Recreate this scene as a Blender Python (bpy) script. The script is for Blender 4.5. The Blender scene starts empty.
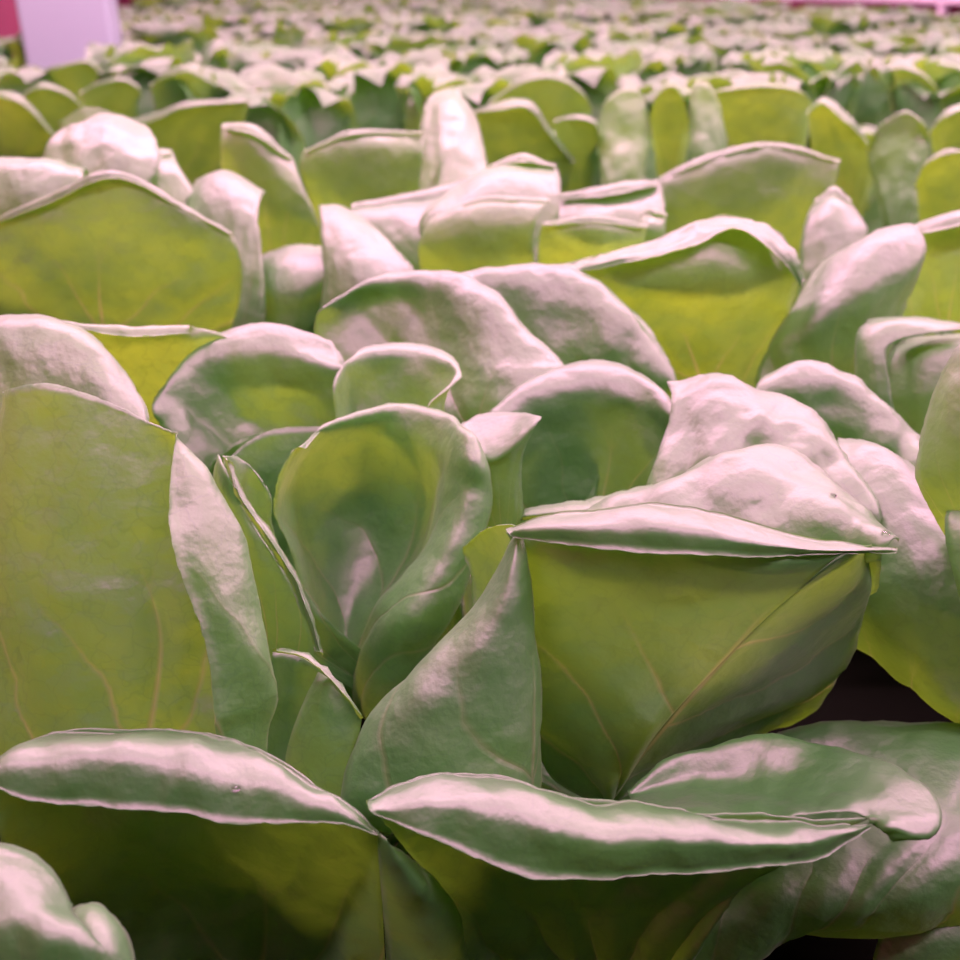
import bpy, math, random
from mathutils import Vector, noise
random.seed(7)
sc = bpy.context.scene
COL = sc.collection

# ------------------------------------------------------------------ camera
FPX = 1029.0                       # focal length in pixels of the 960 frame
PITCH = math.radians(26.1)
CAM = Vector((0.0, 0.0, 0.30))
FWD = Vector((0, math.cos(PITCH), -math.sin(PITCH)))
UPV = Vector((0, math.sin(PITCH), math.cos(PITCH)))
cd = bpy.data.cameras.new('camera')
cd.sensor_width = 36.0
cd.lens = 36.0 * FPX / 960.0
cd.clip_start = 0.01
cd.dof.use_dof = True
cd.dof.focus_distance = 0.30
cd.dof.aperture_fstop = (cd.lens / 1000.0) / 0.0030
cam = bpy.data.objects.new('camera', cd)
COL.objects.link(cam)
cam.location = CAM
cam.rotation_euler = (math.pi / 2 - PITCH, 0, 0)
sc.camera = cam

def at(px, py, z):
    """point of the bed seen at px,py of the survey photo at depth z (mm)"""
    d = z / 1000.0
    return CAM + FWD * d + Vector((1, 0, 0)) * ((px - 480) / FPX * d) + UPV * ((480 - py) / FPX * d)

# ------------------------------------------------------------------ materials
def nodes(name):
    m = bpy.data.materials.new(name); m.use_nodes = True
    nt = m.node_tree; nt.nodes.clear()
    return m, nt, nt.nodes.new('ShaderNodeOutputMaterial')

def N(nt, typ, **kw):
    n = nt.nodes.new(typ)
    for k, v in kw.items():
        if hasattr(n, k): setattr(n, k, v)
        else: n.inputs[k].default_value = v
    return n

def math_node(nt, op, a, b=None, c=None):
    n = nt.nodes.new('ShaderNodeMath'); n.operation = op
    for i, v in enumerate((a, b, c)):
        if v is None: continue
        if isinstance(v, (int, float)): n.inputs[i].default_value = v
        else: nt.links.new(v, n.inputs[i])
    return n.outputs[0]

def leaf_material(name, dark, light, trans_a, trans_b, mixf, sheen=0.15, gloss=(0.14, 0.56)):
    m, nt, out = nodes(name); L = nt.links.new
    tc = nt.nodes.new('ShaderNodeTexCoord')
    obj = tc.outputs['Object']
    uv = nt.nodes.new('ShaderNodeUVMap'); uv.uv_map = 'UVMap'
    sep = nt.nodes.new('ShaderNodeSeparateXYZ'); L(uv.outputs[0], sep.inputs[0])
    u, v = sep.outputs[0], sep.outputs[1]
    du = math_node(nt, 'ABSOLUTE', math_node(nt, 'SUBTRACT', u, 0.5))
    # midrib, wide at the base
    wid = math_node(nt, 'MULTIPLY_ADD', v, -0.016, 0.02)
    mid = math_node(nt, 'SUBTRACT', 1.0, math_node(nt, 'DIVIDE', du, wid))
    mid = math_node(nt, 'MAXIMUM', mid, 0.0)
    # side veins leaving the midrib
    ph = math_node(nt, 'SUBTRACT', v, math_node(nt, 'MULTIPLY', du, 0.95))
    fr = math_node(nt, 'ABSOLUTE', math_node(nt, 'SUBTRACT', math_node(nt, 'FRACT', math_node(nt, 'MULTIPLY', ph, 4.6)), 0.5))
    side = math_node(nt, 'MAXIMUM', math_node(nt, 'SUBTRACT', 1.0, math_node(nt, 'DIVIDE', fr, 0.045)), 0.0)
    fade = nt.nodes.new('ShaderNodeMapRange'); fade.interpolation_type = 'SMOOTHSTEP'
    L(v, fade.inputs[0]); fade.inputs[1].default_value = 0.55; fade.inputs[2].default_value = 0.85
    fade.inputs[3].default_value = 1.0; fade.inputs[4].default_value = 0.0
    mid = math_node(nt, 'MULTIPLY', mid, fade.outputs[0]); side = math_node(nt, 'MULTIPLY', side, fade.outputs[0])
    # net of fine veins
    wn = N(nt, 'ShaderNodeTexNoise', Scale=150.0, Detail=1.0); L(obj, wn.inputs['Vector'])
    mx = nt.nodes.new('ShaderNodeMix'); mx.data_type = 'VECTOR'; mx.inputs[0].default_value = 0.012
    L(obj, mx.inputs[4]); L(wn.outputs['Color'], mx.inputs[5])
    vor = N(nt, 'ShaderNodeTexVoronoi', Scale=105.0); vor.feature = 'DISTANCE_TO_EDGE'
    L(mx.outputs[1], vor.inputs['Vector'])
    net = math_node(nt, 'MAXIMUM', math_node(nt, 'SUBTRACT', 1.0, math_node(nt, 'DIVIDE', vor.outputs['Distance'], 0.05)), 0.0)
    big = math_node(nt, 'MAXIMUM', mid, math_node(nt, 'MULTIPLY', side, 0.7))
    vein = math_node(nt, 'MAXIMUM', big, math_node(nt, 'MULTIPLY', net, 0.55))
    # colour patches
    pn = N(nt, 'ShaderNodeTexNoise', Scale=22.0, Detail=3.0); L(obj, pn.inputs['Vector'])
    oi = nt.nodes.new('ShaderNodeObjectInfo')
    pf = math_node(nt, 'ADD', math_node(nt, 'MULTIPLY_ADD', pn.outputs['Fac'], 1.6, -0.55),
                   math_node(nt, 'MULTIPLY_ADD', oi.outputs['Random'], 0.5, -0.25))
    def mixc(fac, a, b, clamp=True):
        n = nt.nodes.new('ShaderNodeMix'); n.data_type = 'RGBA'; n.clamp_factor = True
        if isinstance(fac, float): n.inputs[0].default_value = fac
        else: L(fac, n.inputs[0])
        for i, c in ((6, a), (7, b)):
            if isinstance(c, tuple): n.inputs[i].default_value = c + (1,)
            else: L(c, n.inputs[i])
        return n.outputs[2]
    base = mixc(pf, dark, light)
    base = mixc(math_node(nt, 'MULTIPLY', big, 0.4), base, (0.42, 0.46, 0.22))
    tr = mixc(pf, trans_a, trans_b)
    tr = mixc(math_node(nt, 'MULTIPLY', vein, 0.6), tr, tuple(c * 0.5 for c in trans_a))
    tr = mixc(math_node(nt, 'MULTIPLY', big, 0.7), tr, (0.50, 0.56, 0.14))
    # relief: puckers between the veins and a fine velvety grain
    pk = N(nt, 'ShaderNodeTexNoise', Scale=95.0, Detail=3.0, Roughness=0.45); L(obj, pk.inputs['Vector'])
    gr = N(nt, 'ShaderNodeTexNoise', Scale=1500.0, Detail=2.0); L(obj, gr.inputs['Vector'])
    h = math_node(nt, 'MULTIPLY', pk.outputs['Fac'], 1.35)
    h = math_node(nt, 'MULTIPLY_ADD', gr.outputs['Fac'], 0.045, h)
    h = math_node(nt, 'MULTIPLY_ADD', big, -0.25, h)
    bp = N(nt, 'ShaderNodeBump', Strength=0.5, Distance=0.0022); L(h, bp.inputs['Height'])
    pb = N(nt, 'ShaderNodeBsdfPrincipled', Roughness=0.48)
    pb.inputs['Specular IOR Level'].default_value = 0.55
    pb.inputs['Sheen Weight'].default_value = sheen
    pb.inputs['Sheen Roughness'].default_value = 0.45
    pb.inputs['Sheen Tint'].default_value = (1.0, 0.95, 0.97, 1)
    L(base, pb.inputs['Base Color']); L(bp.outputs[0], pb.inputs['Normal'])
    tb = nt.nodes.new('ShaderNodeBsdfTranslucent'); L(tr, tb.inputs['Color']); L(bp.outputs[0], tb.inputs['Normal'])
    ms = nt.nodes.new('ShaderNodeMixShader'); ms.inputs[0].default_value = mixf
    L(pb.outputs[0], ms.inputs[1]); L(tb.outputs[0], ms.inputs[2])
    gl = nt.nodes.new('ShaderNodeBsdfAnisotropic'); gl.inputs['Roughness'].default_value = gloss[1]
    gl.inputs['Color'].default_value = (0.92, 0.90, 0.92, 1); L(bp.outputs[0], gl.inputs['Normal'])
    m2 = nt.nodes.new('ShaderNodeMixShader'); m2.inputs[0].default_value = gloss[0]
    L(ms.outputs[0], m2.inputs[1]); L(gl.outputs[0], m2.inputs[2]); L(m2.outputs[0], out.inputs[0])
    return m

def plain(name, col, rough=0.6, nscale=20.0, amt=0.15):
    m, nt, out = nodes(name); L = nt.links.new
    tc = nt.nodes.new('ShaderNodeTexCoord')
    n = N(nt, 'ShaderNodeTexNoise', Scale=nscale, Detail=4.0); L(tc.outputs['Object'], n.inputs['Vector'])
    mx = nt.nodes.new('ShaderNodeMix'); mx.data_type = 'RGBA'; L(n.outputs['Fac'], mx.inputs[0])
    mx.inputs[6].default_value = tuple(c * (1 - amt) for c in col) + (1,)
    mx.inputs[7].default_value = tuple(min(1, c * (1 + amt)) for c in col) + (1,)
    pb = N(nt, 'ShaderNodeBsdfPrincipled', Roughness=rough); L(mx.outputs[2], pb.inputs['Base Color'])
    L(pb.outputs[0], out.inputs[0])
    return m

LEAF = leaf_material('lettuce_leaf', (0.018, 0.30, 0.015), (0.055, 0.42, 0.036), (0.14, 0.32, 0.014), (0.34, 0.62, 0.030), 0.5)
M_BED = plain('dark_tray', (0.003, 0.004, 0.002), 0.95)
M_BED.node_tree.nodes['Principled BSDF'].inputs['Specular IOR Level'].default_value = 0.05
M_POST = plain('white_plastic', (0.33, 0.47, 0.46), 0.45, 30, 0.02)
M_WALL = plain('burgundy_wall', (0.22, 0.03, 0.07), 0.7, 3, 0.4)
M_RAIL = plain('pale_rail', (0.80, 0.78, 0.78), 0.4, 30, 0.03)

# ------------------------------------------------------------------ leaf building
def rows_of(text, lean=0.0, top=None):
    rows = []
    if top is None: top = min(float(p.split(',')[1]) for p in text.split())
    for line in text.strip().splitlines():
        line = line.strip()
        if line:
            row = []
            for p in line.split():
                x, y, z = [float(q) for q in p.split(',')]
                row.append(at(x, y, z + lean * max(0.0, y - top) * z / FPX))   # lean: how far the blade stands up from the view plane
            rows.append(row)
    return rows

def knots(chords):
    k = [0.0]
    for c in chords: k.append(k[-1] + max(c, 1e-5))
    return k

def hermite(pts, k, t, i):
    n = len(pts)
    def tan(j):
        if j == 0: return (pts[1] - pts[0]) / (k[1] - k[0])
        if j == n - 1: return (pts[-1] - pts[-2]) / (k[-1] - k[-2])
        a, b = k[j] - k[j-1], k[j+1] - k[j]
        return ((pts[j] - pts[j-1]) / a * b + (pts[j+1] - pts[j]) / b * a) / (a + b)
    h = k[i+1] - k[i]; s = (t - k[i]) / h
    return (pts[i] * (2*s**3 - 3*s*s + 1) + tan(i) * (h * (s**3 - 2*s*s + s))
            + pts[i+1] * (-2*s**3 + 3*s*s) + tan(i+1) * (h * (s**3 - s*s)))

def samples(k, step, least):
    out = []
    for i in range(len(k) - 1):
        n = max(least, int(round((k[i+1] - k[i]) / step)))
        out += [(k[i] + (k[i+1] - k[i]) * q / n, i) for q in range(n)]
    out.append((k[-1], len(k) - 2))
    return out

def loft(rows, step, least=3):
    nr, ncl = len(rows), len(rows[0])
    assert all(len(r) == ncl for r in rows), [len(r) for r in rows]
    ku = knots([sum((r[c+1] - r[c]).length for r in rows) / nr for c in range(ncl - 1)])
    kv = knots([sum((rows[r+1][c] - rows[r][c]).length for c in range(ncl)) / ncl for r in range(nr - 1)])
    su, sv = samples(ku, step, least), samples(kv, step, least)
    dense = [[hermite(r, ku, t, i) for t, i in su] for r in rows]
    grid = []
    for t, i in sv:
        grid.append([hermite([d[c] for d in dense], kv, t, i) for c in range(len(su))])
    return grid, [t / ku[-1] for t, _ in su], [t / kv[-1] for t, _ in sv]

def veined(p, u, v):
    """leaf coordinates bent a little, so that the veins wander"""
    n = noise.noise(p * 30 + Vector((3, 7, 1)))
    return u + 0.03 * noise.noise(p * 24), v + 0.06 * n + 0.02 * noise.noise(p * 90)

def quilt(u, v):
    """the blade bulges between its side veins and sinks along the midrib"""
    du = abs(u - .5)
    fr = abs(((v - .95 * du) * 4.6) % 1.0 - .5)
    return (1 - (1 - min(1, 2 * fr)) ** 2) * min(1, du / .06)

def wrinkle(grid, us, vs, amp, seed, edge, pin=None):
    nv, nu = len(grid), len(grid[0]); off = Vector((seed * 3.1, seed * 1.7, seed * 0.9))
    out = []
    for j in range(nv):
        row = []
        for i in range(nu):
            a = grid[j][min(i+1, nu-1)] - grid[j][max(i-1, 0)]
            b = grid[min(j+1, nv-1)][i] - grid[max(j-1, 0)][i]
            n = a.cross(b)
            if n.length > 1e-12: n.normalize()
            p = grid[j][i]
            d = amp * (1.7 * quilt(*veined(p, us[i], vs[j])) * (1 - max(0, vs[j] - .6) / .4) + 0.9 * noise.noise(p * 45 + off) + 0.5 * noise.noise(p * 110 + off) + 0.22 * noise.noise(p * 260 + off))
            if pin: d *= min(1.0, 6 * (abs(us[i] - us[-1]) if pin == 'r' else abs(us[i] - us[0])) * 2)
            q = p + n * d
            if edge and not pin and (j == nv - 1 or i in (0, nu - 1)):
                q = q + Vector((noise.noise(p * 900 + off), noise.noise(p * 900 - off), noise.noise(p * 850 + off * 2))) * edge
            row.append(q)
        out.append(row)
    return out

def grid_mesh(name, patches, origin):
    verts, faces, uvs = [], [], []
    for grid, us, vs in patches:
        b = len(verts); nu = len(us)
        for j, row in enumerate(grid):
            for i, p in enumerate(row):
                verts.append(p - origin); uvs.append(veined(p, us[i], vs[j]))
        for j in range(len(vs) - 1):
            for i in range(nu - 1):
                a = b + j * nu + i
                faces.append((a, a + 1, a + nu + 1, a + nu))
    me = bpy.data.meshes.new(name)
    me.from_pydata(verts, [], faces)
    lay = me.uv_layers.new(name='UVMap')
    for lp in me.loops: lay.data[lp.index].uv = uvs[lp.vertex_index]
    me.polygons.foreach_set('use_smooth', [True] * len(faces))
    me.update()
    return me

def thing(name, label, cat, loc, group=None):
    o = bpy.data.objects.new(name, None); COL.objects.link(o)
    o.location = loc; o.empty_display_size = 0.02
    o['label'] = label; o['category'] = cat
    if group: o['group'] = group
    return o

def link_mesh(name, me, mat, parent=None):
    o = bpy.data.objects.new(name, me); COL.objects.link(o)
    if mat and not me.materials: me.materials.append(mat)
    if parent: o.parent = parent
    return o

def rim(o, t):
    """the leaf's own thickness, seen at its cut edge"""
    md = o.modifiers.new('edge', 'SOLIDIFY'); md.thickness = t; md.offset = 0; md.use_rim = True; md.use_rim_only = True

SEED = [0]
def leaf(head, texts, root=True, amp=0.0011, step=0.0021, label=None, edge=0.0004, mat=None, side=False, roll=None, thick=0.00045, lean=0.0, top=None, spans=None):
    """one leaf of a head from cross-sections (base first, rim or rolled lip last)"""
    SEED[0] += 1
    if isinstance(texts, str): texts = [texts]
    origin = head.location.copy()
    patches = []
    for n, tx in enumerate(texts):
        rows = rows_of(tx, lean, top) if isinstance(tx, str) else tx
        if roll:
            r = roll / 1000.0
            last, prev = rows[-1], rows[-2]
            a, b, c = [], [], []
            nl = len(last) - 1
            for ii, p in enumerate(last):
                d = (p - CAM); d.z = 0; d.normalize()
                up = Vector((0, 0, 1))
                k = r * (.25 + .6 * math.sin(math.pi * (ii + .3) / (nl + .6)) + .35 * noise.noise(p * 22 + Vector((SEED[0], 0, 0))))
                a.append(p - d * k * 0.6 + up * k * 0.30); b.append(p - d * k * 1.3 + up * k * 0.05); c.append(p - d * k * 1.75 - up * k * 0.6)
            rows = rows + [a, b, c]
        if root and n == 0:
            m = len(rows[0])
            ax = (rows[0][-1] - rows[0][0]); ax.z = 0
            if ax.length > 0: ax.normalize()
            foot = origin + Vector((0, 0, 0.012))
            mid = sum(rows[0], Vector()) / m
            way = (mid - foot); way.z = 0
            if way.length > 0: foot = foot + way.normalized() * 0.012
            rows = [[foot + ax * (0.016 * (q / (m - 1) - 0.5)) for q in range(m)]] + rows
        g, us, vs = loft(rows, step)
        pin = None
        if spans:
            sp = spans[n]; pin = sp[4] if len(sp) > 4 else None
        if spans:
            us = [sp[0] + (sp[1] - sp[0]) * q for q in us]
            if len(sp) > 2: vs = [sp[2] + (sp[3] - sp[2]) * q for q in vs]
        patches.append((wrinkle(g, us, vs, amp, SEED[0], edge, pin), us, vs))
    o = link_mesh('leaf', grid_mesh('leaf', patches, origin), mat or LEAF, head)
    rim(o, thick)
    if label: o['label'] = label
    return o
# ------------------------------------------------------------------ the near head in focus
A = thing('lettuce_head', 'large sharp lettuce filling the foreground, with a cupped centre leaf', 'lettuce', Vector((0.0, 0.32, 0.02)))

# broad leaf on the left with its edge folded forward
leaf(A, '''
-30,760,306 20,760,298 60,750,294 120,760,294 200,765,296 250,772,294 274,765,283 248,755,276 220,750,272
-20,650,302 22,652,290 70,650,287 140,655,288 205,655,292 255,660,292 277,652,281 245,650,272 207,648,268
-14,545,300 11,550,289 60,545,286 120,545,287 175,540,291 222,537,292 243,533,283 212,540,274 171,540,271
-10,455,298 8,460,288 50,455,285 100,455,286 150,458,289 188,458,290 203,464,286 190,474,281 170,482,279
0,392,294 10,388,287 45,383,285 85,393,286 120,407,288 155,424,289 174,433,287 175,434,286 175,435,285
''', lean=0.1, amp=0.0016, label='broad pale leaf with a folded edge')

# cupped leaf in the middle, upper face towards us, right rim rolled out
leaf(A, '''
338,700,350 346,703,354 354,706,356 362,710,352 368,716,345 374,722,343 378,724,350
314,620,343 330,622,362 352,625,366 372,620,356 388,612,332 412,616,320 432,632,322 428,648,342
'''.replace("374,722,343 378,724,350","371,719,343 374,722,343 378,724,352")+'''
288,552,340 316,550,372 366,550,386 412,556,372 430,553,340 450,560,326 465,568,329 456,590,350
272,500,338 303,485,372 375,485,390 430,485,372 452,484,346 473,490,336 488,500,340 474,522,356
285,463,339 320,442,368 386,428,382 434,440,366 457,450,346 475,456,338 487,468,343 476,488,358
296,450,341 330,424,368 399,408,382 443,418,368 462,430,350 475,440,344 481,450,350 474,468,362
305,448,347 338,420,374 402,404,388 444,412,374 464,426,358 474,435,352 478,445,358 468,462,368
''', lean=0.35, amp=0.0009, label='cupped leaf with rolled pink rim')

# folded leaf in front of it
leaf(A, '''
356,806,306 344,800,298 356,800,292 385,806,288 435,808,286 495,805,287 530,795,292 525,760,312 505,745,322 470,740,328
384,718,308 374,716,298 387,718,291 408,722,288 445,725,286 498,718,287 532,705,293 522,680,314 500,670,326 475,670,332
440,652,310 429,655,300 440,655,294 456,656,290 475,656,288 505,650,289 529,640,294 520,622,312 500,615,326 472,620,334
488,594,312 480,600,303 488,600,298 496,600,294 504,598,291 514,594,291 527,580,295 514,560,311 492,562,325 470,572,335
510,552,311 503,556,304 507,556,300 511,554,297 514,552,295 518,550,295 525,545,297 510,530,309 486,537,323 464,552,336
514,537,310 512,538,304 514,537,301 516,536,299 518,534,298 520,532,298 523,531,299 508,524,309 484,530,322 464,547,335
''', lean=0.1, amp=0.0009, label='leaf folded like a sheath')

# large fan-shaped leaf on the right under its long rolled rim, folded along the midrib
leaf(A, ['''
597,805,308 600,806,308 602,807,307 604,807,307 606,806,307
550,770,310 580,770,302 604,765,296 625,758,293 655,735,291
532,700,308 566,690,298 612,690,290 660,680,286 712,672,284
526,610,306 568,605,295 640,600,287 718,600,282 790,597,280
516,550,303 575,548,293 680,546,286 770,550,281 854,550,279
506,532,305 575,517,299 680,513,294 780,534,289 870,548,284
''', '''
505,527,303 545,513,299 600,506,294 650,504,291 695,506,289 745,520,287 800,533,285 860,545,283 897,548,281
506,529,297 545,518,291 600,513,286 650,512,283 698,516,281 748,529,280 803,541,279 862,548,279 897,549,280
508,532,294 548,528,286 602,528,280 652,530,277 704,534,275 754,543,275 808,549,276 862,551,278 896,550,280
514,537,294 556,543,287 602,549,281 655,553,278 708,555,276 760,558,276 812,555,277 862,551,279 895,551,280
''', '''
606,806,307 610,808,312 616,806,318
655,735,291 690,755,318 742,744,338
712,672,284 765,705,318 815,702,340
790,597,280 830,618,304 858,630,324
854,550,279 864,558,290 869,570,302
872,545,282 872,547,298 868,552,312
'''], lean=0.5, top=550, amp=0.0012, spans=[(0, .5, 0, 1, 'r'), (0, 1, .86, 1), (.5, 1, 0, 1, 'l')], label='fan-shaped leaf with long rolled rim')

# leaf whose top shows behind that rim, ending in a bent tip
leaf(A, '''
560,600,350 640,600,346 720,600,340 800,600,335 870,590,325
560,535,334 640,528,324 720,530,316 810,542,306 884,552,292
600,507,338 670,485,329 730,480,321 805,500,311 893,545,289
648,503,340 700,469,334 750,452,329 808,480,320 897,543,292
662,498,346 705,464,340 774,443,335 818,470,328 898,541,296
''', amp=0.0024, label='leaf with a bent tip')

# pleated leaves stepping up on the right
leaf(A, '''
640,560,372 700,540,366 760,530,360 830,540,352 880,560,346
640,510,362 690,470,356 750,455,352 820,480,345 880,530,335
660,460,364 705,425,360 765,420,356 822,445,350 874,510,340
672,400,372 720,386,370 775,402,366 822,430,358 866,494,348
668,380,378 718,378,378 768,389,374 818,421,366 860,478,356
''', amp=0.0034, label='pleated leaf behind the long rim')
leaf(A, '''
720,470,420 790,460,415 850,470,408 930,500,400
735,420,408 795,410,402 860,430,396 922,475,388
755,390,404 800,373,401 862,392,398 922,445,394
765,378,408 800,362,406 850,378,404 921,438,400
770,380,418 803,365,418 850,380,416 920,440,410
''', amp=0.0022)
# large smooth outer leaf on the right
leaf(A, '''
800,610,362 880,662,356 940,712,350 1010,762,348
828,565,348 890,625,336 943,675,331 1010,715,329
842,520,346 905,568,328 960,590,321 1015,600,318
838,470,352 895,505,335 955,545,325 1015,560,320
836,445,362 885,450,352 945,500,340 1010,545,332
838,438,370 880,445,362 930,478,352 1005,530,342
''', root=False, amp=0.0012, spans=[(0, 1, .75, 1)], label='large smooth outer leaf')

# round leaf right of the cup, rim rolled on its right side
leaf(A, '''
500,560,388 545,565,390 590,560,388 640,550,380 655,545,372 650,530,368
492,500,382 540,500,392 595,500,392 650,480,377 672,490,364 655,505,360
486,450,380 535,430,392 600,425,394 655,425,379 681,447,365 676,465,368
488,424,384 528,400,392 590,388,394 645,400,384 676,418,368 681,436,374
490,414,388 527,386,398 584,370,401 636,378,393 674,406,376 684,438,376
496,411,398 530,380,408 581,362,412 630,367,405 670,400,388 682,432,384
''', lean=0.45, amp=0.0011, label='round leaf with rolled right rim')
leaf(A, '''
600,520,368 560,520,366 520,522,364
638,490,362 585,502,358 525,512,356
655,488,356 590,506,350 524,512,350
648,497,352 592,510,347 523,516,347
''', root=False, amp=0.0006)
# small curled leaf beside the cup
leaf(A, '''
484,545,356 496,548,352 508,548,351 524,540,352
480,500,357 490,503,351 506,503,350 522,495,351
478,468,358 488,466,351 505,460,349 524,448,350
462,432,362 486,457,351 506,450,348 536,425,348
460,426,366 478,436,362 505,432,358 541,419,350
464,424,370 482,414,372 515,412,368 541,418,354
''', lean=0.4, amp=0.0006, label='small curled leaf')
# back leaves
leaf(A, '''
420,520,420 450,500,412 500,480,400 560,470,396 600,470,392
345,430,432 400,430,420 460,425,405 520,410,395 585,400,392
325,370,436 380,350,442 440,370,424 500,375,402 572,372,398
315,325,436 365,305,450 430,310,440 490,345,412 560,362,404
322,308,436 370,284,446 425,282,442 490,305,422 550,350,412
330,302,440 376,277,450 430,272,446 488,288,432 535,338,420
340,302,452 380,279,462 430,275,458 482,290,444 520,330,430
''', lean=0.3, amp=0.0016, label='back leaf with a humped pink rim')
leaf(A, '''
480,420,462 560,420,452 640,420,446 700,420,446
470,360,462 550,350,452 620,360,440 680,390,434
462,310,462 545,300,456 615,310,446 672,370,438
455,282,464 530,272,462 598,285,455 655,340,446
458,276,468 520,266,468 580,272,464 640,316,454
466,276,478 525,267,480 580,273,476 632,315,466
''', lean=0.2, amp=0.0018)
leaf(A, '''
350,470,386 385,470,392 420,470,390 450,465,380 440,470,372
336,420,382 360,415,400 410,418,402 446,410,382 428,420,372
333,388,382 360,375,402 405,370,405 452,384,388 434,400,374
336,376,386 364,356,402 410,353,406 456,370,390 450,388,380
344,364,392 368,347,408 414,343,412 456,360,398 462,376,386
''', lean=0.3, amp=0.0009)
leaf(A, '''
230,560,392 290,560,396 340,560,394 370,550,388
205,478,382 270,475,396 325,460,398 360,440,390
160,425,380 220,410,398 290,400,402 345,390,394
152,405,382 190,370,396 260,352,400 345,366,396
157,394,388 194,355,400 262,336,405 344,362,402
164,387,396 200,347,408 262,323,412 332,342,410
''', lean=0.4, amp=0.0016, label='green back leaf with a pink shoulder')
# dark heart leaves
leaf(A, '''
200,600,392 260,600,396 330,590,398
206,520,388 260,510,394 330,500,396
212,478,386 258,462,394 340,450,398
220,466,388 262,434,396 345,425,402
''', lean=0.4, amp=0.001)
leaf(A, '''
205,540,394 230,560,402 270,560,402
204,478,396 232,470,406 262,455,404
215,460,396 240,440,408 262,432,408
''', lean=0.4, amp=0.0008)
# slim leaf with a pale edge beside the cup
leaf(A, '''
250,720,326 280,725,322 315,720,322
232,600,326 262,605,318 310,620,318
218,520,328 240,530,320 278,560,318
214,478,330 226,492,322 250,520,320
219,455,332 226,470,323 240,498,321
''', lean=0.3, amp=0.0007)
leaf(A, '''
232,560,338 255,560,344 285,560,342
226,500,336 248,495,344 272,520,342
222,462,334 244,462,344 268,490,342
223,456,334 240,458,344 262,480,343
''', lean=0.3, amp=0.0006)
leaf(A, '''
222,456,330 227,460,325 232,462,324
230,488,326 238,492,319 244,492,322
252,522,324 262,528,315 268,525,320
284,575,321 295,578,313 299,578,320
306,622,319 314,628,313 318,632,320
316,650,320 320,652,316 322,655,320
''', root=False, amp=0.0005, label='pale rolled edge of the slim leaf')
# low leaf with a thin bright lip
leaf(A, ['''
300,840,320 330,830,316 360,820,314
285,770,318 320,770,311 352,770,310
300,712,316 330,710,309 360,730,309
318,672,316 336,684,310 362,714,309
''', '''
272,648,317 300,652,315 325,668,313 345,690,311 364,716,309
276,647,311 303,651,309 328,668,307 348,690,306 364,716,306
277,652,309 302,657,307 325,674,306 345,696,305 363,718,305
'''], amp=0.0006)
leaf(A, '''
262,830,334 290,830,336 325,820,334
265,740,330 290,735,334 325,730,330
272,652,324 295,655,330 322,668,324
''', amp=0.0006)

# leaves at the left rim, farther back
leaf(A, '''
-20,470,354 60,470,352 110,470,350 150,470,352
-25,400,352 55,400,348 110,415,346 148,432,348
-25,352,354 40,345,352 95,365,350 146,410,352
-25,328,358 45,323,357 95,345,355 130,382,356
-20,318,366 50,317,368 92,336,366 122,370,364
''', amp=0.0012)
leaf(A, '''
60,440,398 150,440,400 260,440,404
70,390,394 150,390,396 240,370,402
60,345,392 135,345,396 225,335,402
45,318,394 120,325,396 190,326,402 
'''.strip(), lean=0.85, amp=0.0012, roll=5)

# front leaves with broad rolled lips
leaf(A, ['''
60,985,292 130,985,295 200,985,296 270,985,293 340,985,282 388,985,270
14,900,284 90,900,290 180,900,291 260,895,287 330,890,276 382,900,263
0,830,274 80,825,283 180,825,284 255,830,280 325,828,269 377,838,259
-10,775,266 60,745,276 140,740,278 240,752,275 312,790,266 378,833,258
-10,762,264 60,733,274 140,727,276 240,741,274 312,784,265 378,831,258
''', '''
-10,762,264 25,744,270 60,732,274 100,727,275 140,726,276 200,731,275 240,740,274 275,757,270 312,784,265 350,802,261 378,831,258
-14,762,258 20,748,261 56,738,264 98,734,264 138,734,264 198,740,264 238,750,264 273,766,262 310,790,259 348,807,258 378,832,257
-16,770,254 20,762,255 55,757,256 95,757,256 136,758,256 195,764,257 235,776,257 272,786,257 307,803,256 347,815,256 378,833,257
-8,785,253 26,798,254 60,803,255 95,806,255 132,809,255 190,813,256 228,822,256 265,823,256 300,823,256 345,824,256 377,835,257
''', '''
388,985,270 425,985,262 472,985,274
383,905,263 424,905,256 452,908,268
379,858,259 402,866,255 425,872,263
378,833,258 388,842,256 400,850,260
'''], lean=0.5, top=835, amp=0.0021, step=0.0018, spans=[(0, .85, 0, 1, 'r'), (0, 1, .86, 1), (.85, 1, .86, 1, 'l')], label='front leaf with a small hole in its rolled lip')
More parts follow.
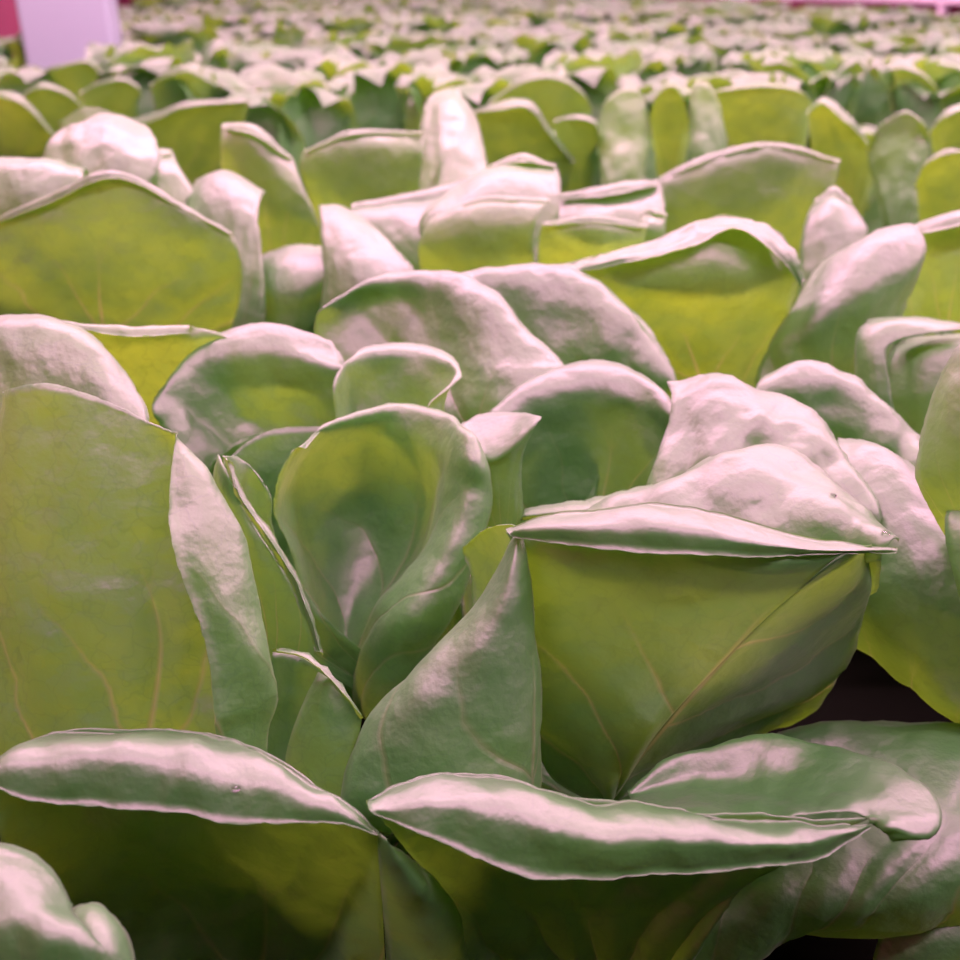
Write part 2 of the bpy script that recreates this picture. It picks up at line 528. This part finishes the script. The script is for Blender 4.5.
leaf(A, ['''
470,985,284 530,985,290 600,985,290 650,985,285 672,985,279
432,885,273 500,900,284 590,910,284 672,905,280 740,891,275
388,827,266 480,840,280 590,850,282 690,850,278 800,852,271
370,806,264 440,785,274 580,812,272 700,822,270 840,828,267
368,800,264 440,772,272 580,798,270 700,812,268 866,818,266
''', '''
367,801,264 398,780,268 440,771,271 505,780,271 572,797,269 602,804,269 645,802,268 705,812,267 765,817,266 830,818,266 876,818,266
367,803,258 398,788,260 440,780,261 505,790,260 572,806,258 605,813,258 645,812,258 705,821,258 765,826,258 830,825,260 876,820,265
369,809,255 402,804,254 443,802,253 505,815,252 570,832,250 608,838,250 650,838,251 706,842,252 766,842,253 826,840,257 875,824,264
379,817,255 412,830,253 450,847,252 506,870,250 562,881,249 612,880,249 652,876,251 706,873,252 766,866,254 822,860,258 872,828,264
''', '''
632,812,272 672,819,268 720,826,267 760,828,266 800,818,269 840,818,268 860,818,267 870,819,266 876,822,266 880,826,265
630,798,298 668,788,300 720,782,298 768,782,294 815,784,287 858,790,279 888,804,270 902,818,263 898,830,260 886,834,262
629,793,301 664,764,304 724,742,304 788,738,302 845,749,296 894,766,288 929,793,276 942,818,266 930,840,261 894,844,262
634,795,306 668,766,310 726,744,310 788,741,308 843,753,302 888,771,294 920,797,283 931,820,274 920,838,268 892,842,266
'''], lean=0.5, top=850, amp=0.0021, step=0.0018, spans=[(0, 1), (0, 1, .86, 1), (0, 1, .86, 1)], label='front leaf with a long wavy lip curled round at its end')
# low outer leaves at the lower right
leaf(A, '''
660,985,318 740,950,312 830,925,308 920,920,306 1000,900,305
690,930,316 770,905,308 850,908,303 910,895,301 1000,880,300
740,850,324 810,860,312 870,870,305 930,850,303 1000,840,303
770,780,336 840,790,330 900,800,318 950,790,316 1010,790,316
775,738,346 850,728,344 910,732,340 960,738,338 1015,750,336
780,733,352 850,721,352 910,721,350 965,724,348 1015,735,346
''', amp=0.0014, label='low dark outer leaf')
leaf(A, '''
860,1000,318 930,1000,312 1000,1000,308
880,930,318 940,930,308 1005,930,304
885,895,322 950,890,314 1010,880,310
''', amp=0.001)

# ------------------------------------------------------------------ neighbours cut by the frame
B = thing('lettuce_head', 'pale leaf tips of a lettuce cut off at the bottom left corner', 'lettuce', Vector((-0.13, 0.12, 0.02)))
leaf(B, '''
-60,1010,226 20,1010,222 90,1010,222 135,1000,228
-60,930,224 10,930,218 62,935,217 100,940,220 
-60,870,230 0,875,226 45,900,224 75,915,225
-50,850,238 5,846,236 42,862,234 73,902,230
'''.replace('90,1010,222 135,1000,228','70,1010,220 115,1005,222'), amp=0.0012)
leaf(B, '''
60,1010,228 100,1010,224 140,1005,230
60,950,226 100,945,222 134,965,228
66,918,230 100,915,228 125,935,231
74,906,234 98,903,234 120,922,235
''', amp=0.0008)
D = thing('lettuce_head', 'light green upright lettuce leaf cut off by the right edge beside the large foreground head', 'lettuce', Vector((0.22, 0.33, 0.02)))
leaf(D, '''
985,600,300 1000,590,292 1030,600,290
942,520,300 975,525,292 1030,530,288
917,472,302 955,460,291 1030,460,286
924,425,304 960,405,294 1030,400,288
940,380,306 970,365,298 1030,350,292
958,345,308 985,330,303 1035,320,298
966,338,312 990,324,309 1035,314,304
''', lean=0.4, amp=0.001)
leaf(D, '''
960,600,312 990,600,308 1030,600,306
945,530,314 980,535,306 1030,545,304
948,505,318 985,500,312 1030,505,308
''', amp=0.0008)

# ------------------------------------------------------------------ second rank: left
E = thing('lettuce_head', 'blurred lettuce left behind the foreground head, with one broad yellow-green leaf', 'lettuce', Vector((-0.21, 0.56, 0.02)))
leaf(E, '''
20,360,512 80,370,505 120,372,503 170,370,505 220,350,510
-10,310,508 60,310,500 118,315,498 175,318,499 236,312,506
-20,262,508 55,245,505 118,240,504 180,255,503 242,268,507
-25,238,512 45,208,514 118,185,516 175,205,512 236,242,510
-25,228,514 40,200,518 118,172,520 172,198,516 232,232,512
''', lean=0.9, amp=0.0014, roll=5, step=0.003, label='broad yellow-green leaf')
leaf(E, '''
180,330,583 225,330,578 265,320,578
190,260,583 228,250,576 262,250,574
185,215,588 225,200,580 258,215,578
190,190,596 222,175,590 262,195,586
196,180,604 225,170,600 266,192,596
''', amp=0.001, step=0.003)
leaf(E, '''
250,300,590 290,318,580 330,300,583
245,285,585 295,290,573 336,275,575
255,262,587 300,262,579 337,258,581
270,252,597 300,245,593 330,248,593
''', amp=0.001, step=0.003, root=True)
leaf(E, '''
135,260,600 160,260,592 190,260,595
130,195,600 155,190,590 195,195,594
110,165,605 145,158,596 178,165,598
118,152,610 148,150,604 172,150,606
''', amp=0.001, step=0.003, roll=6)
leaf(E, '''
10,260,570 80,260,565 140,250,565
40,200,568 95,195,560 150,190,562
45,160,575 100,150,568 160,160,570
60,130,585 105,122,585 150,130,590
70,125,595 108,116,596 145,126,602
''', lean=0.3, amp=0.0024, step=0.003)
leaf(E, '''
-40,260,560 20,260,552 80,250,556
-40,210,556 20,205,548 82,200,552
-40,170,562 25,165,560 85,170,562
-35,162,570 25,157,570 88,166,572
''', lean=0.3, amp=0.0018, step=0.003)
# middle of the second rank
G = thing('lettuce_head', 'small blurred lettuce with pale pink pointed leaves between the two second-rank heads', 'lettuce', Vector((-0.075, 0.62, 0.02)))
leaf(G, '''
320,330,565 360,335,555 420,320,560
325,285,560 362,292,548 416,275,555
322,245,565 350,248,556 398,252,562
320,215,575 342,216,570 375,228,572
319,206,582 338,205,580 366,220,582
''', amp=0.001, step=0.003, label='pale pink pointed leaf')
leaf(G, '''
240,330,640 270,330,630 310,330,630
232,260,640 265,260,626 320,260,622
225,190,645 258,180,632 316,215,622
221,140,652 252,140,644 300,180,634
222,124,660 252,126,654 292,156,646
''', lean=0.85, amp=0.0012, step=0.003, roll=7)
leaf(G, '''
330,300,690 360,300,680 400,300,690
318,230,685 358,225,672 415,225,680
305,185,685 360,180,675 420,180,680
300,160,690 355,140,688 424,145,690
304,150,694 352,131,696 424,132,698
''', lean=0.85, amp=0.0012, step=0.003, roll=4)
leaf(G, '''
395,300,620 440,300,610 500,290,620
360,240,615 430,235,600 520,220,610
350,215,620 430,205,610 530,190,616
352,205,630 430,190,628 520,165,632
''', amp=0.001, step=0.003, roll=8)
leaf(G, '''
410,280,720 450,280,705 495,280,710
412,210,720 448,205,700 490,205,706
416,150,725 452,140,708 486,160,712
428,100,735 455,95,725 476,120,728
435,92,745 455,88,742 470,105,742
''', amp=0.0012, step=0.003)
# second rank: right
F = thing('lettuce_head', 'blurred lettuce right behind the foreground head, yellow-green leaf under a wavy pale rim', 'lettuce', Vector((0.11, 0.56, 0.02)))
leaf(F, ['''
640,440,492 690,450,484 730,450,484 770,440,490
610,380,484 670,385,474 730,385,474 770,375,484
585,320,476 650,320,466 720,320,466 785,325,474
555,285,472 640,270,466 720,255,466 798,285,470
548,268,474 645,243,472 725,218,474 803,272,472
''', '''
546,268,474 600,253,473 648,240,472 690,224,474 730,214,476 768,221,475 795,248,473 805,275,472
546,270,468 600,256,466 648,243,465 690,228,467 732,218,469 772,228,467 800,255,466 806,280,467
550,273,464 602,262,461 650,251,460 692,238,461 732,226,463 768,237,461 794,262,461 804,288,464
556,274,463 606,267,460 652,257,459 695,246,459 732,230,461 762,243,459 788,268,460 802,290,464
'''], lean=0.85, top=260, amp=0.0013, step=0.003, label='yellow-green leaf under a wavy pink rim')
leaf(F, '''
760,420,500 800,410,490 850,390,490 880,370,495
758,375,492 805,350,476 860,325,472 905,300,482
770,345,490 815,318,470 868,290,464 922,265,474
790,315,494 828,285,474 872,255,468 925,245,476
815,270,500 845,250,482 875,235,478 915,226,482
822,262,508 850,245,494 878,230,490 908,224,490
''', amp=0.0013, step=0.003, label='tube-shaped leaf with upper face pale pink')
leaf(F, '''
430,330,545 480,340,535 540,340,533
422,275,540 475,275,528 535,275,528
420,240,542 470,228,534 535,225,530
430,222,548 478,205,544 545,205,540
436,215,552 480,198,551 550,200,546
''', lean=0.85, amp=0.001, step=0.003, roll=4)
leaf(F, '''
530,340,548 580,340,538 640,320,540
538,275,542 590,270,531 645,260,538
540,235,540 595,225,533 645,238,538
542,222,541 595,216,540 648,225,542
''', lean=0.85, amp=0.001, step=0.003, roll=4)
leaf(F, '''
625,330,640 690,340,625 750,340,620 800,330,630
615,260,635 680,250,618 750,250,614 815,250,628
615,222,634 675,200,622 752,190,617 832,195,626
620,210,640 680,172,632 760,152,628 838,170,634
622,204,644 682,166,638 768,142,636 840,160,638
''', lean=0.85, amp=0.0015, step=0.003, roll=4, label='broad lit leaf at the back')
leaf(F, '''
640,250,560 652,250,556 664,250,560
638,225,556 650,226,548 664,228,552
644,210,560 655,209,554 667,214,556
''', amp=0.0006, step=0.003, roll=3)
leaf(F, '''
800,330,600 835,330,590 870,330,595
800,260,598 835,250,586 866,250,592
808,220,600 835,205,590 862,222,594
815,200,608 832,188,604 850,200,606
''', amp=0.0018, step=0.003, roll=5)
leaf(F, '''
440,270,600 480,265,590 550,265,595
420,220,600 480,210,586 560,205,592
450,190,606 495,175,594 560,180,598
490,165,612 520,155,606 556,165,608
''', amp=0.001, step=0.003, roll=6)
leaf(F, '''
560,300,640 610,290,630 660,280,635
550,220,636 605,215,620 665,210,628
560,195,640 610,185,630 660,180,634
''', amp=0.001, step=0.003, roll=7)
H = thing('lettuce_head', 'dim lettuce in the dark gap at the right edge with small curled leaves', 'lettuce', Vector((0.27, 0.50, 0.02)))
leaf(H, '''
890,360,510 940,370,500 1010,370,500
900,310,505 945,310,492 1010,310,490
905,265,508 950,260,496 1015,250,490
890,232,515 945,215,508 1015,205,500
''', lean=0.85, amp=0.0012, step=0.003, roll=8)
leaf(H, '''
860,420,455 880,430,448 900,430,446
856,370,452 872,380,443 890,385,440
858,335,452 872,340,444 890,345,441
866,324,454 900,319,446 960,330,440
868,320,460 905,316,455 965,324,450
''', amp=0.0008, step=0.003)
leaf(H, '''
885,450,470 925,455,462 990,450,462
884,385,462 925,390,446 985,395,444
890,352,464 928,348,448 985,345,444
905,338,474 935,335,464 985,333,460
''', amp=0.0006, step=0.003)

# ------------------------------------------------------------------ third rank, each head with the leaves that face us
def quick(head, pts, base_y, z, squeeze=.72, lean=.8, roll=7, amp=.0014, bow=10):
    """leaf from its rim outline; the blade narrows towards base_y and bows out towards us in its middle"""
    xs = [p[0] for p in pts]; xc = sum(xs) / len(xs); n = len(pts) - 1
    rows = []
    for t in (0.0, .35, .72, .92, 1.0):
        k = squeeze + (1 - squeeze) * t
        rows.append(' '.join('%g,%g,%g' % (xc + (x - xc) * k, base_y + (y - base_y) * t,
                    z - bow * math.sin(math.pi * i / n) * (.4 + .6 * t)) for i, (x, y) in enumerate(pts)))
    return leaf(head, '\n'.join(rows), lean=lean, roll=roll, amp=amp, step=.0045)
BACK = []
def back_head(px, z, label, variant):
    p = at(px, 100, z); hd = thing('lettuce_head', label, 'lettuce', Vector((p.x, p.y + .05, .02)))
    BACK.append((hd, variant)); return hd
J = back_head(50, 960, 'blurred lettuce at the left frame edge with several small yellow-green leaves', 0)
quick(J, [(-25, 98), (0, 92), (22, 98), (40, 116), (58, 140)], 190, 900)
quick(J, [(15, 104), (26, 92), (44, 83), (62, 89), (92, 114)], 150, 960)
quick(J, [(80, 92), (104, 81), (125, 78), (139, 87), (134, 104)], 150, 990, roll=5)
quick(J, [(12, 90), (35, 75), (60, 65), (88, 61), (99, 72)], 120, 1100, roll=5)
K = back_head(190, 960, 'blurred lettuce left of centre with a long flat yellow-green leaf under a pale lip', 2)
quick(K, [(112, 124), (150, 116), (180, 104), (215, 100), (250, 100)], 175, 930)
quick(K, [(150, 84), (166, 72), (188, 66), (208, 78), (226, 92)], 135, 1080)
quick(K, [(60, 122), (85, 108), (108, 112), (130, 125)], 170, 900, lean=.1, roll=0)
M = back_head(520, 930, 'blurred lettuce near the middle with a dark-based yellow-green leaf and a small one beside it', 1)
quick(M, [(468, 112), (495, 105), (528, 101), (546, 124), (574, 160)], 190, 880, squeeze=.85)
quick(M, [(553, 120), (574, 115), (596, 121), (598, 138), (588, 156)], 185, 900, squeeze=.6, roll=5)
quick(M, [(490, 100), (520, 80), (550, 74), (580, 88), (592, 108)], 150, 1010)
P = back_head(620, 930, 'blurred lettuce right of the middle with a domed pale pink leaf', 4)
quick(P, [(596, 128), (606, 100), (624, 89), (642, 94), (650, 120)], 190, 900, lean=.2, roll=0, amp=.003)
quick(P, [(650, 118), (658, 92), (672, 83), (684, 100), (690, 130)], 185, 890, squeeze=.5, roll=4)
Q = back_head(760, 930, 'blurred lettuce with a broad fan-shaped yellow-green leaf, near the right', 3)
quick(Q, [(700, 106), (712, 92), (738, 86), (770, 84), (796, 88), (812, 100)], 180, 880, squeeze=.8, roll=4)
quick(Q, [(808, 112), (822, 98), (846, 114), (864, 134), (876, 160)], 210, 860, squeeze=.7)
quick(Q, [(690, 100), (692, 84), (706, 82), (722, 110), (728, 140)], 190, 870, squeeze=.7, lean=.2, roll=0, amp=.003)
S_ = back_head(915, 900, 'blurred lettuce at the right frame edge with a pale ribbed leaf beside a green one', 5)
quick(S_, [(866, 150), (880, 124), (902, 111), (922, 122), (930, 150)], 220, 830, squeeze=.5, lean=.3, roll=3, amp=.003)
quick(S_, [(916, 186), (926, 162), (944, 151), (965, 150), (990, 158)], 240, 720, squeeze=.8, roll=4)
quick(S_, [(930, 132), (945, 112), (965, 104), (990, 108)], 180, 860)
# ------------------------------------------------------------------ the rest of the bed
def sm(a, b, x):
    t = max(0.0, min(1.0, (x - a) / (b - a))); return t * t * (3 - 2 * t)

def lerp_keys(keys, x):
    for (x0, y0), (x1, y1) in zip(keys, keys[1:]):
        if x <= x1: return y0 + (y1 - y0) * sm(x0, x1, x)
    return keys[-1][1]

def grown_leaf(rng, ring, az, nv, nu):
    """grid of one butterhead leaf: narrow base, round cupped blade, rim rolled outwards"""
    if ring == 0:   # heart
        ln, W, keys = rng.uniform(.105, .125), rng.uniform(.036, .045), [(0, 80), (.5, 92), (.8, 104), (1, rng.uniform(40, 120))]
    elif ring == 1:
        ln, W, keys = rng.uniform(.13, .155), rng.uniform(.053, .064), [(0, 55), (.45, 84), (.76, 92), (.88, 82), (1, rng.uniform(-10, 80))]
    else:
        ln, W, keys = rng.uniform(.15, .175), rng.uniform(.064, .076), [(0, 26), (.4, 70), (.76, 92), (.9, 80), (1, rng.uniform(-60, 40))]
    rad = Vector((math.cos(az), math.sin(az), 0)); tang = Vector((-math.sin(az), math.cos(az), 0)); up = Vector((0, 0, 1))
    R = rng.uniform(.035, .06) if ring < 2 else rng.uniform(.05, .10)
    ph, wa = rng.uniform(0, 6.28), rng.uniform(.002, .0065)
    tw = rng.uniform(-.25, .25); fold = rng.uniform(0, .010); er = rng.uniform(.006, .02)
    off = Vector((rng.uniform(0, 9), rng.uniform(0, 9), rng.uniform(0, 9)))
    p = rad * .008; grid = []; prev = 0.0
    vs = [(j / (nv - 1)) ** .85 for j in range(nv)]; us = [i / (nu - 1) for i in range(nu)]
    for v in vs:
        a = math.radians(lerp_keys(keys, v)); d = rad * math.cos(a) + up * math.sin(a)
        p = p + d * (v - prev) * ln; prev = v
        nin = -rad * math.sin(a) + up * math.cos(a)
        w = W * (.13 + .87 * sm(0, .62, v)) * (math.sqrt(max(0, 1 - ((v - .66) / .36) ** 2)) if v > .66 else 1)
        row = []
        for u in us:
            s = (u * 2 - 1)
            q = p + tang * (s * w * .96) + nin * (s * s * w * w / (2 * R)) - nin * er * max(0, abs(s) - .68) ** 2 * 9 * v
            q = q + nin * (wa * math.sin(s * 4.6 + ph) * v * v) - nin * fold * math.exp(-(s / .12) ** 2) * v
            q = q + nin * .005 * noise.noise(q * 26 + off) + nin * .0022 * noise.noise(q * 70 + off) + rad * tw * s * w * v + up * (.007 * noise.noise(q * 14 - off) * v)
            row.append(q)
        grid.append(row)
    return grid, us, vs

def head_leaves(seed, nv, nu):
    rng = random.Random(seed); out = []
    for ring, n, a0 in ((0, 3, rng.random() * 6), (1, 4, rng.random() * 6), (2, 6, rng.random() * 6)):
        for k in range(n):
            out.append(grown_leaf(rng, ring, a0 + k * 6.2832 / n + rng.uniform(-.25, .25), nv, nu))
    return out

Z0 = Vector((0, 0, 0))
NEAR = []
for s in range(6):
    NEAR.append([grid_mesh('leaf', [g], Z0) for g in head_leaves(100 + s, 19, 17)])
FAR = []
for s in range(6):
    FAR.append(grid_mesh('lettuce_head', head_leaves(300 + s, 9, 9), Z0))
for ms in NEAR:
    for me in ms: me.materials.append(LEAF)
for me in FAR: me.materials.append(LEAF)

def grown_head(variant, loc, rz, sc_, label, group, parts=True):
    if parts:
        h = thing('lettuce_head', label, 'lettuce', loc, group)
        h.rotation_euler.z = rz; h.scale = (sc_, sc_, sc_)
        for me in NEAR[variant]:
            o = bpy.data.objects.new('leaf', me); COL.objects.link(o); o.parent = h
    else:
        h = bpy.data.objects.new('lettuce_head', FAR[variant]); COL.objects.link(h)
        h.location = loc; h.rotation_euler.z = rz; h.scale = (sc_, sc_, sc_)
        h['label'] = label; h['category'] = 'lettuce'; h['group'] = group
    return h

def fill(h, variant, s, keep, rz=0.0, dz=0.0, dy=0.0):
    """grown leaves inside or behind a hand-shaped head; some are added light blockers"""
    for k in keep:
        o = bpy.data.objects.new('leaf', NEAR[variant][k]); COL.objects.link(o); o.parent = h
        o.scale = (s, s, s); o.rotation_euler.z = rz; o.location = (0, dy, dz)
fill(E, 0, .95, range(0, 5), dy=.045); fill(F, 1, 1.0, range(0, 7)); fill(G, 2, .95, range(0, 7)); fill(H, 3, .85, range(0, 13), dz=-.002)  # the full set in H is added to block light behind the outer leaf

fill(D, 4, .8, range(3, 12), dy=.07, dz=-.012)  # leaves hidden behind the smooth outer leaf, added to block its backlight
for hd, v in BACK: fill(hd, v, 1.05, range(0, 5), rz=1.0 + v, dy=.035)

ORD = ['first', 'second', 'third', 'fourth', 'fifth', 'sixth', 'seventh', 'eighth', 'ninth', 'tenth', 'eleventh', 'twelfth', 'thirteenth', 'fourteenth']
def in_bed(x, y):
    if y > 1.85 and x < -0.30 * y - 0.10 and y < 2.5: return False
    return True
rngf = random.Random(11)
DX, DY = 0.27, 0.235
cells, r, y = [], 0, 1.22
while y < 6.6:
    half = 0.47 * y + 0.16
    row = []
    n = int(half / DX) + 1
    for k in range(-n, n + 1):
        x = k * DX + (DX / 2 if r % 2 else 0)
        if abs(x) > half: continue
        # the rail closes the bed on the far right, the wall on the far left
        if y > 2.2 and (x - 1.15) * 2.0 + (y - 5.3) * 0.85 > -0.25: continue
        if y > 1.8 and x < -0.80 - 0.235 * (y - 2.07): continue
        if abs(x + 0.63) < .16 and abs(y - 1.72) < .13: continue
        if y < 1.0 and abs(x) > .28: continue
        row.append((x + rngf.uniform(-.032, .032), y + rngf.uniform(-.034, .034)))
    cells.append(row); r += 1; y += DY
for x, y, v in ((-.37, .36, 0), (-.47, .64, 1), (-.60, .92, 2), (.48, .36, 3), (.50, .64, 4), (.62, .92, 5), (-.38, .09, 3), (.30, .04, 1)):
    grown_head(v, (x, y, .02), 1.3 * v, 1.1, 'lettuce head beyond the edge of the photo, flanking the near heads', 'lettuce heads flanking the near ones')
count = 0
distant = []
for r, row in enumerate(cells):
    for c, (x, y) in enumerate(row):
        s = rngf.uniform(1.18, 1.36); v = rngf.randrange(6); rz = rngf.uniform(0, 6.283)
        z = 0.02 + rngf.uniform(-.008, .012)
        if count >= 285:
            distant.append((v, x, y, rz, s)); continue
        count += 1
        if r < 7:
            back = len(row) - 1 - c
            side = ('%s from the left' % ORD[c]) if c <= back else ('%s from the right' % ORD[back])
            grown_head(v, (x, y, z), rz, s, 'blurred lettuce head in the %s row behind the front four rows, %s' % (ORD[r], side), 'lettuce heads in the blurred middle rows')
        else:
            grown_head(v, (x, y, z), rz, s, 'tiny out-of-focus lettuce head in the hazy far rows of the bed', 'lettuce heads in the far rows', parts=False)
if distant:
    vv, ff, uvv = [], [], []
    for v, x, y, rz, s in distant:
        me = FAR[v]; b = len(vv); ca, sa = math.cos(rz) * s, math.sin(rz) * s
        vv += [(x + ca * p.co.x - sa * p.co.y, y + sa * p.co.x + ca * p.co.y, .02 + s * p.co.z) for p in me.vertices]
        ff += [tuple(b + q for q in pl.vertices) for pl in me.polygons]
        uvv += [(l.uv[0], l.uv[1]) for l in me.uv_layers[0].data]
    dm = bpy.data.meshes.new('distant_lettuce'); dm.from_pydata(vv, [], ff)
    lay = dm.uv_layers.new(name='UVMap')
    for i, q in enumerate(uvv): lay.data[i].uv = q
    dm.polygons.foreach_set('use_smooth', [True] * len(ff)); dm.materials.append(LEAF)
    do = bpy.data.objects.new('distant_lettuce', dm); COL.objects.link(do)
    do['label'] = 'farthest mass of lettuce leaves merging into a pale band'; do['category'] = 'lettuce'; do['kind'] = 'stuff'
print('heads', count, 'distant', len(distant), [len(r) for r in cells])
# ------------------------------------------------------------------ bed, post, rail, wall
def box_mesh(name, x0, x1, y0, y1, z0, z1, bev=0.0):
    import bmesh
    bm = bmesh.new(); bmesh.ops.create_cube(bm, size=1)
    for v in bm.verts:
        v.co = Vector((x0 + (v.co.x + .5) * (x1 - x0), y0 + (v.co.y + .5) * (y1 - y0), z0 + (v.co.z + .5) * (z1 - z0)))
    if bev: bmesh.ops.bevel(bm, geom=bm.edges[:], offset=bev, segments=3, profile=.5, affect='EDGES')
    me = bpy.data.meshes.new(name); bm.to_mesh(me); bm.free(); return me

fl = link_mesh('floor', box_mesh('floor', -4, 4, -0.4, 7.2, -0.02, 0.0), M_BED); fl['kind'] = 'structure'
tray = link_mesh('growing_tray', box_mesh('growing_tray', -3.2, 3.2, -0.3, 6.9, 0.0005, 0.018, .003), M_BED)
tray['kind'] = 'structure'
wl = link_mesh('wall_back', box_mesh('wall_back', -4, 4, 7.0, 7.1, 0, 2.2), M_WALL); wl['kind'] = 'structure'

wq = link_mesh('wall_left', box_mesh('wall_left', -.05, .05, -6.0, 3.2, 0, 2.2), M_WALL); wq['kind'] = 'structure'
wq.location = (-1.66, 4.4, 0); wq.rotation_euler.z = math.atan(.235)
post = thing('support_post', 'white square plastic post rising out of the lettuce at the top left', 'post', Vector((-0.625, 1.72, 0.0181)))
post.rotation_euler.z = math.radians(9)
link_mesh('shaft', box_mesh('shaft', -.065, .065, -.05, .05, 0, 1.3, .006), M_POST, post)
link_mesh('foot_plate', box_mesh('foot_plate', -.09, .09, -.07, .07, 0, .008, .002), M_POST, post)

rail = thing('side_rail', 'pale metal rail edging the far right side of the lettuce bed', 'rail', Vector((1.78, 4.35, 0.0181)))
rail.rotation_euler.z = math.atan2(-1.05, .42)
link_mesh('bar', box_mesh('bar', -1.5, 1.5, -.02, .02, .184, .229, .006), M_RAIL, rail)
for xx in (-1.35, 0, 1.35):
    link_mesh('leg', box_mesh('leg', xx - .015, xx + .015, -.015, .015, 0, .186, .003), M_RAIL, rail)

# water drops on the bent-tip leaf
def drop(p, r, label):
    import bmesh
    bm = bmesh.new(); bmesh.ops.create_uvsphere(bm, u_segments=20, v_segments=12, radius=r)
    for v in bm.verts: v.co.z *= .6 if v.co.z > 0 else .25
    me = bpy.data.meshes.new('water_drop'); bm.to_mesh(me); bm.free()
    me.polygons.foreach_set('use_smooth', [True] * len(me.polygons))
    o = link_mesh('water_drop', me, M_WATER); o.location = p; o['label'] = label; o['category'] = 'water drop'
M_WATER, _nt, _out = nodes('water')
_g = N(_nt, 'ShaderNodeBsdfGlass', Roughness=0.0, IOR=1.33); _nt.links.new(_g.outputs[0], _out.inputs[0])

bpy.context.view_layer.update()
_dg = bpy.context.evaluated_depsgraph_get()
for px, py, r, lb in ((833, 496, .0011, 'clear water drop on the slope of the bent-tip leaf'), (886, 534, .0013, 'clear water drop near the end of the bent leaf tip'),
                      (236, 789, .0012, 'clear water drop on the rolled lip of the front leaf')):
    hit, loc, nor, _i, _o, _m = sc.ray_cast(_dg, CAM, (at(px, py, 300) - CAM).normalized())
    if hit: drop(loc + Vector((0, 0, r * .1)), r, lb)

# ------------------------------------------------------------------ grow lamps above the bed
def strip(x, y, z, sx, sy, power, col):
    ld = bpy.data.lights.new('grow_lamp', 'AREA'); ld.shape = 'RECTANGLE'
    ld.size, ld.size_y, ld.energy, ld.color = sx, sy, power, col
    o = bpy.data.objects.new('grow_lamp', ld); COL.objects.link(o); o.location = (x, y, z)
PINK = (1.0, 0.43, 0.71)
for yy, pw in ((0.07, 50), (0.78, 98), (1.55, 64), (2.35, 52), (3.2, 52), (4.1, 52), (5.1, 52), (6.2, 52)):
    strip(0.0, yy, 0.80, 4.5, 0.06, pw * 0.9, PINK)
w = bpy.data.worlds.new('world'); sc.world = w; w.use_nodes = True
w.node_tree.nodes['Background'].inputs[0].default_value = (0.85, 0.78, 0.80, 1)
w.node_tree.nodes['Background'].inputs[1].default_value = 0.013

sc.view_settings.view_transform = 'Standard'; sc.view_settings.look = 'None'
sc.view_settings.exposure = 0.16; sc.view_settings.gamma = 1.0; sc.view_settings.use_curve_mapping = False
sc.cycles.use_denoising = True
sc.cycles.max_bounces = 10; sc.cycles.diffuse_bounces = 6; sc.cycles.glossy_bounces = 3; sc.cycles.transmission_bounces = 6
